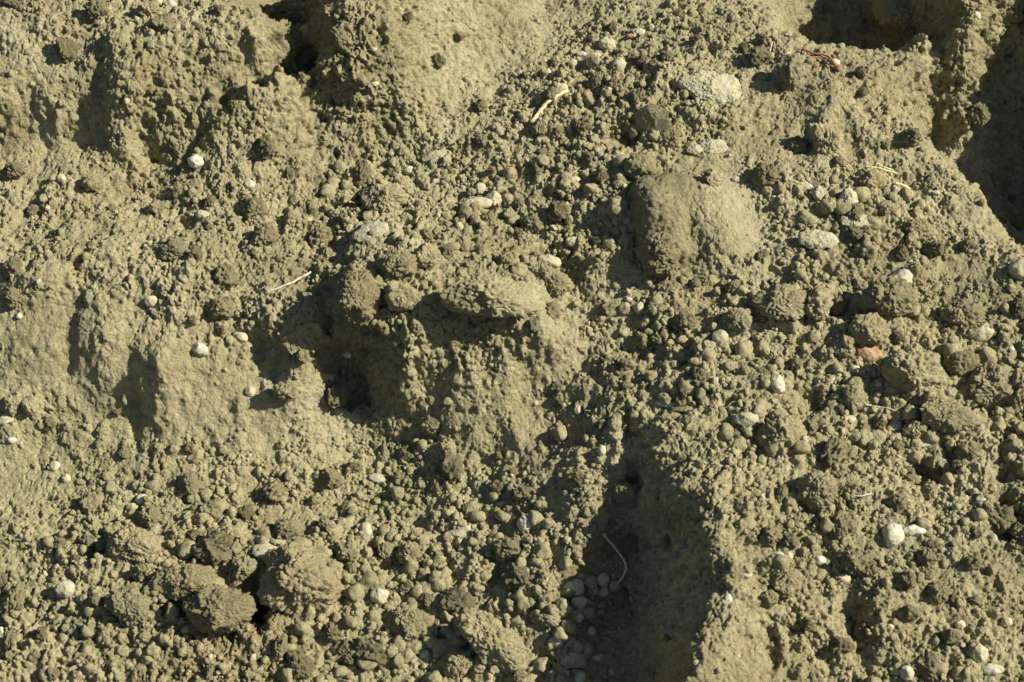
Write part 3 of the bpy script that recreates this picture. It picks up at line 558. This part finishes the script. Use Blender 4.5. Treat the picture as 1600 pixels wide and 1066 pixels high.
# stones: px, py, rx, ry, rot, material, kind, label
ST = [
 (822,818,13,15,-15,'white','pebble','egg shaped white pebble in the centre of the lower rubble'),
 (1395,838,18,20,10,'white','stone','larger of two touching white stones on the near right block'),
 (1428,829,18,9,3,'white','stone','flatter right one of two touching white stones'),
 (1281,875,10,7,0,'white','pebble','small bright oval pebble left of the two touching white stones'),
 (1314,868,6,3,5,'white','stone','tiny white sliver right of the bright oval pebble'),
 (1138,936,6,8,0,'white','pebble','bright white pebble near the shaded gully wall'),
 (1215,600,11,16,15,'white','stone','white upright stone with a dark notch on the right block'),
 (1302,592,14,7,30,'white','stone','slanting white chip left below the orange brick fragment'),
 (1335,577,9,7,0,'grey','stone','pale bluish chip directly below the orange brick fragment'),
 (1373,575,3,3,0,'white','stone','tiny gleaming white speck right below the brick fragment'),
 (1325,656,12,5,0,'pink','slab','pinkish flat chip under the upright soil knob'),
 (1398,666,12,7,20,'grey','slab','pale flaky chip left of the small rounded clod'),
 (1441,691,17,8,5,'grey','slab','pale slab below the flat long clod'),
 (1535,519,25,16,12,'tan','stone','pale angular stone at the right side of the rubble'),
 (1594,422,18,20,0,'tan','stone','pale stone cut by the right frame edge'),
 (1125,526,13,11,0,'grey','stone','grey half buried stone in the upper left of the right rubble'),
 (1166,655,20,12,0,'mortar','stone','grey stony crumb left of the dark knobbly clod'),
 (949,70,14,10,-20,'tan','pebble','largest smooth tan pebble in the cluster at the top centre'),
 (967,101,11,11,0,'grey','pebble','round blue grey pebble in the cluster at the top centre'),
 (931,95,16,13,15,'tan','stone','bulky dusty stone left of the blue grey pebble'),
 (908,85,9,5,-10,'grey','pebble','flat grey pebble left in the cluster at top centre'),
 (896,102,8,9,0,'tan','pebble','lowest left pebble in the cluster at top centre'),
 (875,138,12,8,0,'tan','pebble','smooth olive pebble touching the thick yellow straw'),
 (856,112,5,4,0,'white','pebble','small white pebble left above the thick yellow straw'),
 (1000,50,8,5,0,'white','stone','white chip beside the bright orange brick chip'),
 (682,244,24,9,14,'grey','stone','long smooth grey stone bedded in the fine rubble'),
 (750,296,10,10,0,'tan','pebble','round tan pebble on top of the fine rubble'),
 (744,319,26,10,6,'tan','stone','long flat pale stone below the round tan pebble'),
 (772,312,14,12,-30,'tan','stone','slanting pale stone right of the long flat stone'),
 (640,268,9,8,0,'tan','pebble','pale round pebble on the left of the fine rubble'),
 (897,280,10,5,0,'white','stone','small white bluish stone left of the large boulder'),
 (895,378,12,8,0,'tan','pebble','smooth oblong pebble in the rubble left of the large boulder'),
 (858,408,20,10,-15,'tan','stone','flat sided pale stone above the shaded fronted clod'),
 (743,463,6,8,20,'white','pebble','cream pebble lying on the overhanging soil slab'),
 (543,553,8,7,0,'white','pebble','white pebble at the left of the deep central shade'),
 (837,630,4,4,0,'white','pebble','tiny white pebble on the sand below the slab'),
 (903,641,6,8,0,'pink','pebble','pinkish pebble half sunk in the sand left of the gully'),
 (615,652,4,4,0,'white','pebble','tiny white pebble under the deep central shade'),
 (940,704,7,9,0,'tan','stone','pale angular stone at the head of the gully'),
 (999,482,9,10,0,'tan','pebble','upright tan pebble on the middle slope'),
 (983,468,5,4,0,'pink','stone','small pinkish chip above the upright tan pebble'),
 (306,252,13,11,-15,'white','stone','pale yellowish stone on the debris tongue at left'),
 (97,279,9,7,-15,'pink','stone','pinkish white stone on the left rubble shelf'),
 (198,158,5,5,0,'grey','pebble','small grey pebble stuck in the upper left face'),
 (248,3,7,8,0,'tan','pebble','smooth pebble at the top frame edge on the terrace'),
 (266,6,12,9,0,'grey','stone','round grey stone at the top frame edge on the terrace'),
 (457,119,6,4,0,'white','pebble','pale pebble at the foot of the dark crevice'),
 (390,288,9,7,0,'white','stone','pale stone on the front of the debris tongue'),
 (316,336,12,6,-10,'tan','slab','pale flat chip on the left rubble shelf'),
 (584,78,6,3,0,'grey','slab','thin pale flake on the rough buttress'),
 (585,131,7,3,10,'white','slab','white flake low on the rough buttress'),
 (313,546,14,10,-20,'grey','stone','grey oval stone stuck in the worn left face'),
 (378,528,10,9,0,'tan','stone','round tan stone right of the grey oval stone'),
 (391,612,8,8,0,'tan','pebble','tan pebble jutting from the lower worn face'),
 (30,494,5,5,0,'white','pebble','small white pebble high on the far left face'),
 (237,471,11,9,0,'tan','pebble','tan rounded pebble under the lip of the left shelf'),
 (10,655,13,9,20,'tan','stone','long flat stone at the far left edge'),
 (19,688,7,5,0,'white','pebble','small white pebble below the long flat stone at far left'),
 (86,728,8,8,20,'white','stone','white stone on the fan of fine soil at left'),
 (104,748,7,7,0,'pink','pebble','pinkish pebble right below the white stone at left'),
 (223,780,11,9,25,'white','stone','cream white stone above the round pale clod'),
 (208,792,11,7,0,'tan','stone','tan stone left below the cream white stone'),
 (415,862,22,13,-6,'grey','slab','flat bedded stone with a shadow beneath above the cracked clod'),
 (440,850,16,4,-20,'tan','slab','thin flake tilted behind the flat bedded stone'),
 (2,893,6,7,0,'white','pebble','white pebble cut by the left frame edge'),
 (2,985,5,6,0,'white','pebble','lower white pebble cut by the left frame edge'),
 (102,920,16,14,0,'grey','stone','grey rounded stone in the lower left corner rubble'),
 (128,936,8,8,0,'tan','pebble','tan pebble touching the grey rounded stone'),
 (725,832,32,11,10,'tan','stone','long pale wedge shaped stone in the lower rubble'),
 (571,830,11,15,0,'tan','stone','square pale stone in the lower rubble'),
 (620,768,12,8,-15,'tan','stone','pale tilted stone on the upper edge of lower rubble'),
 (590,748,14,6,-15,'tan','slab','cream flake on the upper edge of lower rubble'),
 (594,930,16,14,0,'grey','stone','pale stone left above the pale lumpy clod'),
 (663,1022,9,9,30,'grey','stone','light grey stone under the pale lumpy clod'),
 (898,918,15,14,0,'tan','pebble','largest pebble at the gully edge, half in the sun'),
 (905,941,12,10,0,'grey','pebble','big round pebble in the shaded gully'),
 (884,953,9,7,0,'grey','pebble','round pebble in a row at the left of the shaded gully'),
 (942,906,10,11,0,'tan','pebble','upper right pebble in the shaded gully'),
 (943,925,9,9,0,'grey','pebble','dusty pebble beside the lower end of the root'),
 (923,912,9,8,0,'tan','pebble','pebble between the two upper gully pebbles'),
 (876,986,10,9,0,'grey','pebble','pale round pebble low in the shaded gully'),
 (893,980,7,11,5,'grey','pebble','upright oval pebble low in the shaded gully'),
 (870,1003,12,10,0,'grey','pebble','dusty pebble below the pale round gully pebble'),
 (885,1033,8,9,0,'grey','pebble','lowest round pebble in the shaded gully'),
 (924,987,7,8,0,'grey','pebble','dim pebble in the middle of the gully floor'),
 (903,965,8,8,0,'tan','pebble','small pebble between the big and the oval gully pebbles'),
 (934,1028,10,5,20,'grey','slab','flat flake on the lower gully floor'),
 (906,1057,9,11,0,'white','stone','bluish white stone at the bottom of the gully'),
 (956,1050,5,6,0,'grey','stone','small grey stone at the bottom right of the gully'),
 (1318,903,11,9,0,'pink','pebble','pinkish brown pebble at the head of the dark rill'),
 (1216,868,8,8,0,'grey','pebble','grey pebble left of the bright oval pebble'),
 (1232,869,7,8,0,'tan','pebble','tan pebble beside the grey pebble on the near block'),
 (1166,898,9,6,0,'pink','stone','pinkish pale stone above the bright gully wall pebble'),
 (1548,1046,20,10,0,'grey','stone','pale layered stone in the bottom right corner'),
 (1416,1052,12,12,0,'grey','stone','pale stone at the bottom edge of the near block'),
 (1402,1051,10,4,0,'tan','slab','thin pale chip left of the bottom edge stone'),
 (1500,976,8,7,0,'pink','pebble','pinkish pebble left of a pair at lower right'),
 (1573,972,9,8,0,'pink','pebble','round pinkish pebble at the right side of the near block'),
 (1530,1020,14,14,0,'tan','stone','dusty knob above the pale layered stone'),
 (1391,980,6,5,0,'tan','pebble','light pebble on the lower near block'),
 (1565,728,5,6,0,'white','pebble','white pebble inside the dark hole at right'),
 (1532,782,9,9,0,'grey','stone','pale stone below the dark hole at right'),
 (1552,842,6,8,0,'grey','stone','small pale stone at the right edge of the block'),
 (1580,546,5,5,0,'white','stone','white chip at the far right of the rubble'),
 (1150,281,7,5,0,'tan','pebble','pale pebble on the right shoulder of the large boulder'),
 (1423,410,4,4,0,'white','pebble','tiny white pebble above the brown upright clod'),
 (1526,25,5,6,30,'white','slab','white flake on the dark bank at upper right'),
 (1462,302,6,3,0,'white','slab','pale chip near the crest at upper right'),
 (1305,98,8,7,0,'pink','stone','pinkish stone below the rust brown roots'),
]
for q, (px, py, rx, ry, rot, mt, kd, lab) in enumerate(ST):
    nm = {'pebble': 'pebble', 'stone': 'stone', 'slab': 'stone_chip'}[kd]
    if kd == 'slab': flat(nm, px, py, rx, ry, rot, kd, mt, lab, 'stone chip', 400+q, 3, .8)
    else: place(nm, px, py, rx, ry, rot, kd, mt, lab, nm, 400+q, 'loose stones and pebbles', 3 if rx < 12 else 4, .25)
# mortar slabs
flat('mortar_piece', 1110,140,56,24,-4,'slab','mortar','largest crumbly grey mortar slab sunk into the upper slope','mortar slab',601,10,.35,6,5)
flat('mortar_piece', 1114,232,24,11,0,'slab','mortar','flat pale mortar slab above the perched round clod','mortar slab',602,6,.9,5)
flat('mortar_piece', 1086,236,14,8,0,'slab','mortar','small mortar slab left of the flat pale one','mortar slab',603,5,.7,5)
flat('mortar_piece', 1277,380,33,13,-8,'slab','mortar','pale mortar slab standing over a dark gap on the right slope','mortar slab',604,6,1.6,12)
place('mortar_chunk', 1324,316,15,22,0,'slab','mortar','pale upright mortar chunk on the right slope','mortar chunk',605,lift=.5)
flat('mortar_piece', 1342,348,30,10,5,'slab','mortar','ragged mortar slab below the pale upright chunk','mortar slab',606,6,.7,5)
place('mortar_chunk', 1278,302,10,13,20,'slab','mortar','small mortar chunk left of the upright chunk','mortar chunk',607,lift=.5)
flat('mortar_piece', 1248,288,26,7,-30,'slab','mortar','thin strip of mortar crumbs along the upper right slope','mortar slab',608,5,.6,0)
flat('mortar_piece', 580,365,30,16,10,'slab','mortar','pale grey slab in the rubble left of the central mass','mortar slab',609,6,.6,5)
flat('soil_flake', 1020,196,30,24,-40,'slab','clod','curled soil flake leaning over a black gap','soil flake',610,5,1.6,40)
flat('splinter', 1046,635,26,4,-16,'slab','white','bleached white wood splinter at the head of the gully wall','wood splinter',611,3,1.5,0)
flat('stone_chip', 1068,640,20,8,-12,'slab','dark_clod','dark flat chip under the bleached splinter','stone chip',612,3,.8,0)
# stalks
tube('straw', [(832,190),(845,172),(862,156),(887,142)], 2.6,3.0,'straw','thick yellow straw lying on the fine rubble at top centre','straw',lifts=[1,4,6,8])
tube('twig', [(414,458),(430,451),(455,443),(470,434),(488,425)], 1.2,1.9,'root','thin pale twig on the shelf above the worn left face','twig',lifts=[1,3,4,6,5])
tube('root', [(941,833),(952,846),(963,859),(977,880),(976,895),(965,910),(956,923)], 2.0,1.2,'root','thin pale bent root hanging in the shaded gully','root',lifts=[12,10,9,10,9,7,4])
tube('twig', [(1352,262),(1376,265),(1400,272)], 1.6,1.4,'straw','pale dry twig above the dark round clod at upper right','twig',lifts=[4,7,6])
tube('twig', [(1398,287),(1410,291),(1420,296)], 2.2,1.8,'straw','short yellow straw right of the dark round clod','twig',lifts=[6,7,6])
tube('twig', [(1368,256),(1382,262),(1396,268)], 1.4,1.2,'straw','brownish twig crossing the pale dry twig','twig',lifts=[3,5,4])
tube('fibre', [(1206,66),(1203,78),(1204,90)], .8,.7,'root','fine upright fibre near the upper right rim','fibre',lifts=[4,8,6])
tube('fibre', [(1216,92),(1226,86),(1236,85),(1246,90)], .9,.7,'root','fine arched fibre below the upright one','fibre',lifts=[2,7,8,4])
tube('root', [(1252,78),(1270,84),(1290,88),(1300,98),(1312,112)], 2.0,1.3,'rust','thick rust brown root along the upper right rim','root',lifts=[4,7,6,7,3])
tube('root', [(1262,90),(1282,92),(1296,104),(1306,106)], 1.5,1.0,'rust','thinner rust brown root under the thick one','root',lifts=[3,5,6,3])
tube('fibre', [(1352,632),(1375,636),(1400,642)], .8,.6,'root','thin fibre beside the upright soil knob','fibre',lifts=[3,5,3])
tube('twig', [(1322,775),(1345,774),(1362,771)], 1.0,.8,'root','thin pale twig right of the bulky clod','twig',lifts=[4,7,4])
tube('fibre', [(780,742),(792,735),(800,738)], .8,.6,'root','short pale fibre on the sand apron above the lower rubble','fibre',lifts=[3,6,3])

for q, (px, py, rx, ry, rot) in enumerate([(1256,84,6,3,20),(1268,94,7,4,-30),(1281,80,5,3,60),(1290,98,8,4,10),(1302,90,6,3,-50),(1311,108,6,4,30),(1246,96,5,3,0),(1275,104,6,3,40)]):
    flat('bark_crumb', px, py, rx, ry, rot, 'slab', 'rust', 'rust brown bark crumb among the roots on the upper right rim', 'bark crumb', 640+q, 2.5, .8, 15, 3, 'bark crumbs on the upper right rim')
# the mid sized clods and pebbles between the named ones: shared meshes, one object each
MARKS = [(822,818,'egg shaped white pebble'),(1395,838,'two touching white stones'),(1281,875,'bright oval pebble'),(1138,936,'bright gully wall pebble'),(1215,600,'white upright stone'),(1302,592,'slanting white chip'),(1356,553,'orange brick fragment'),(1535,519,'pale angular stone'),(1405,438,'smooth grey pointed stone'),(1594,422,'pale stone at the right edge'),
 (949,70,'pebble cluster at the top'),(914,150,'dark red brick fragment'),(860,165,'thick yellow straw'),(987,57,'thin orange brick chip'),(1108,138,'largest mortar slab'),(1114,232,'flat pale mortar slab'),(1066,345,'largest smooth soil boulder'),(1277,380,'mortar slab over a gap'),(1324,316,'upright mortar chunk'),(1360,282,'dry twigs at upper right'),(1280,88,'rust brown roots'),(1290,222,'snout shaped soil lump'),
 (682,244,'long smooth grey stone'),(750,300,'round tan pebble on fine rubble'),(600,312,'clod with a black hole'),(580,365,'pale grey slab in the rubble'),(640,430,'central soil mass'),(743,463,'cream pebble on the slab'),(770,500,'overhanging soil slab'),(543,553,'white pebble by the deep shade'),(837,630,'tiny white pebble on sand'),(903,641,'pinkish half sunk pebble'),(940,704,'stone at the gully head'),(1046,635,'bleached wood splinter'),(1003,531,'dark clod on the plain slope'),
 (306,252,'pale yellowish stone'),(97,279,'pinkish white stone'),(400,328,'dark triangular clod'),(455,443,'thin pale twig'),(313,546,'grey oval stone'),(237,471,'tan pebble under the lip'),(22,632,'egg shaped clod at far left'),(86,728,'white stone on the fine fan'),(223,780,'cream white stone'),(331,798,'greenish grey round clod'),(452,828,'pale smooth clod'),(415,862,'flat bedded stone'),(460,908,'broad cracked clod'),(348,950,'damp brown clod'),(212,850,'wide flat topped clod'),(102,920,'grey rounded corner stone'),(205,945,'steep sided rounded clod'),
 (725,832,'long wedge shaped stone'),(571,830,'square pale stone'),(620,768,'pale tilted stone'),(638,862,'dark sided round clod'),(640,972,'pale lumpy clod'),(768,1000,'oblong slantwise clod'),(898,918,'largest gully pebble'),(960,870,'bent root in the gully'),(906,1057,'bluish white gully stone'),(1220,678,'dark knobbly round clod'),(1222,476,'wide oval clod'),(1428,582,'broad sloping soil mass'),(1330,622,'upright soil knob'),(1441,691,'pale slab below the long clod'),(1276,768,'tall boulder shaped clod'),(1452,768,'egg shaped clod'),(1565,728,'dark hole with a pebble'),(1228,910,'rounded clod above the rill'),(1548,1046,'pale layered corner stone'),(1416,1052,'pale stone at the bottom edge'),(1573,972,'round pinkish pebble'),(1150,500,'clod opening the right rubble'),(1126,526,'grey half buried stone'),(470,60,'dark crevice at the top'),(198,158,'pebble in the upper face')]
DIRS = ['right of', 'upper right of', 'above', 'upper left of', 'left of', 'lower left of', 'below', 'lower right of']
def tell(items):
    """labels from the nearest landmark: size, tone, side, and order where several share a side"""
    box = {}
    for o, px, py, rp, tone, noun, q in items:
        d, m = min(((px-a)**2+(py-b)**2, k) for k, (a, b, _) in enumerate(MARKS)); a, b, nm = MARKS[m]
        s = DIRS[int(round(math.degrees(math.atan2(-(py-b), px-a))/45)) % 8]; sz = 'larger' if rp > q[1] else 'mid sized' if rp > q[0] else 'small'
        box.setdefault((sz+' '+tone+' '+noun, s, nm), []).append((d, o))
    for (w_, s, nm), L in box.items():
        L.sort(key=lambda e: e[0])
        for k, (d, o) in enumerate(L):
            pre = '' if len(L) == 1 else ['nearest ', 'next nearest ', 'farther ', 'farthest ', 'outermost '][min(k, 4)]
            o['label'] = pre+w_+' '+s+' the '+nm
def scatter(n, name, cat, meshes, tones, noun, q_, seed, r0, r1, pw, gap, group, lift):
    todo = []
    rg = np.random.default_rng(seed); done = []; tries = 0
    taken = [(c[0], c[1], max(c[2], c[3])) for c in BIG]+[(c[0], c[1], max(c[2], c[3])) for c in ST]+[(1108,138,50)]
    while len(done) < n and tries < 60000:
        tries += 1; i = rg.integers(8, ncx-8); j = rg.integers(8, ncs-8)
        d, sz = M_D[core][j, i], M_S[core][j, i]
        if rg.random() > (d*(.15+sz))**pw*1.3*PT[j, i]: continue
        p = core_V[j, i]; px, py, dep = project(p)
        if not (4 < px < 1596 and 4 < py < 1062): continue
        vd = CAM-p; vd = vd/np.linalg.norm(vd)
        if core_N[j, i]@vd < .25: continue
        r = (r0+(r1-r0)*rg.random()**1.8)*(.55+.7*sz)*dep/FPX
        rp = r*FPX/dep
        if any((px-a)**2+(py-b)**2 < (gap*(rp+c))**2 for a, b, c in taken): continue
        taken.append((px, py, rp)); done.append(1)
        mi = rg.integers(len(meshes)); o = link(name, meshes[mi], None, cat, group); todo.append((o, px, py, rp, tones[mi], noun, q_))
        o.scale = r*rg.uniform(.8, 1.2, 3)*(1, 1, .9); o.rotation_euler = rg.uniform(0, 6.28, 3); o.location = p+core_N[j, i]*r*lift
    tell(todo)
cl = [mesh_from('soil_clod', *lump(4, 700+q, 'clod'), M['clod'] if q % 6 else M['dark_clod']) for q in range(18)]
pm = ['tan', 'grey', 'tan', 'tan', 'tan', 'pink', 'grey', 'tan']
pb = [mesh_from('pebble', *lump(3, 760+q, 'pebble' if q % 2 else 'stone', (1, .8, .65)), M[pm[q]]) for q in range(8)]
scatter(225, 'soil_clod', SOIL, cl, ['tan' if q % 6 else 'brownish' for q in range(18)], 'clod', (10, 14), 41, 9, 28, .8, .8, 'mid sized soil clods', .25)
scatter(110, 'pebble', 'pebble', pb, [{'tan': 'tan', 'grey': 'greyish', 'pink': 'pinkish'}[m] for m in pm], 'pebble', (5, 6.5), 42, 4.5, 9, .6, .8, 'small pebbles', .05)
for o in COL.objects:
    if o.get('category') and not o.get('kind'): o['kind'] = 'thing'
print('items', time.time()-T0)
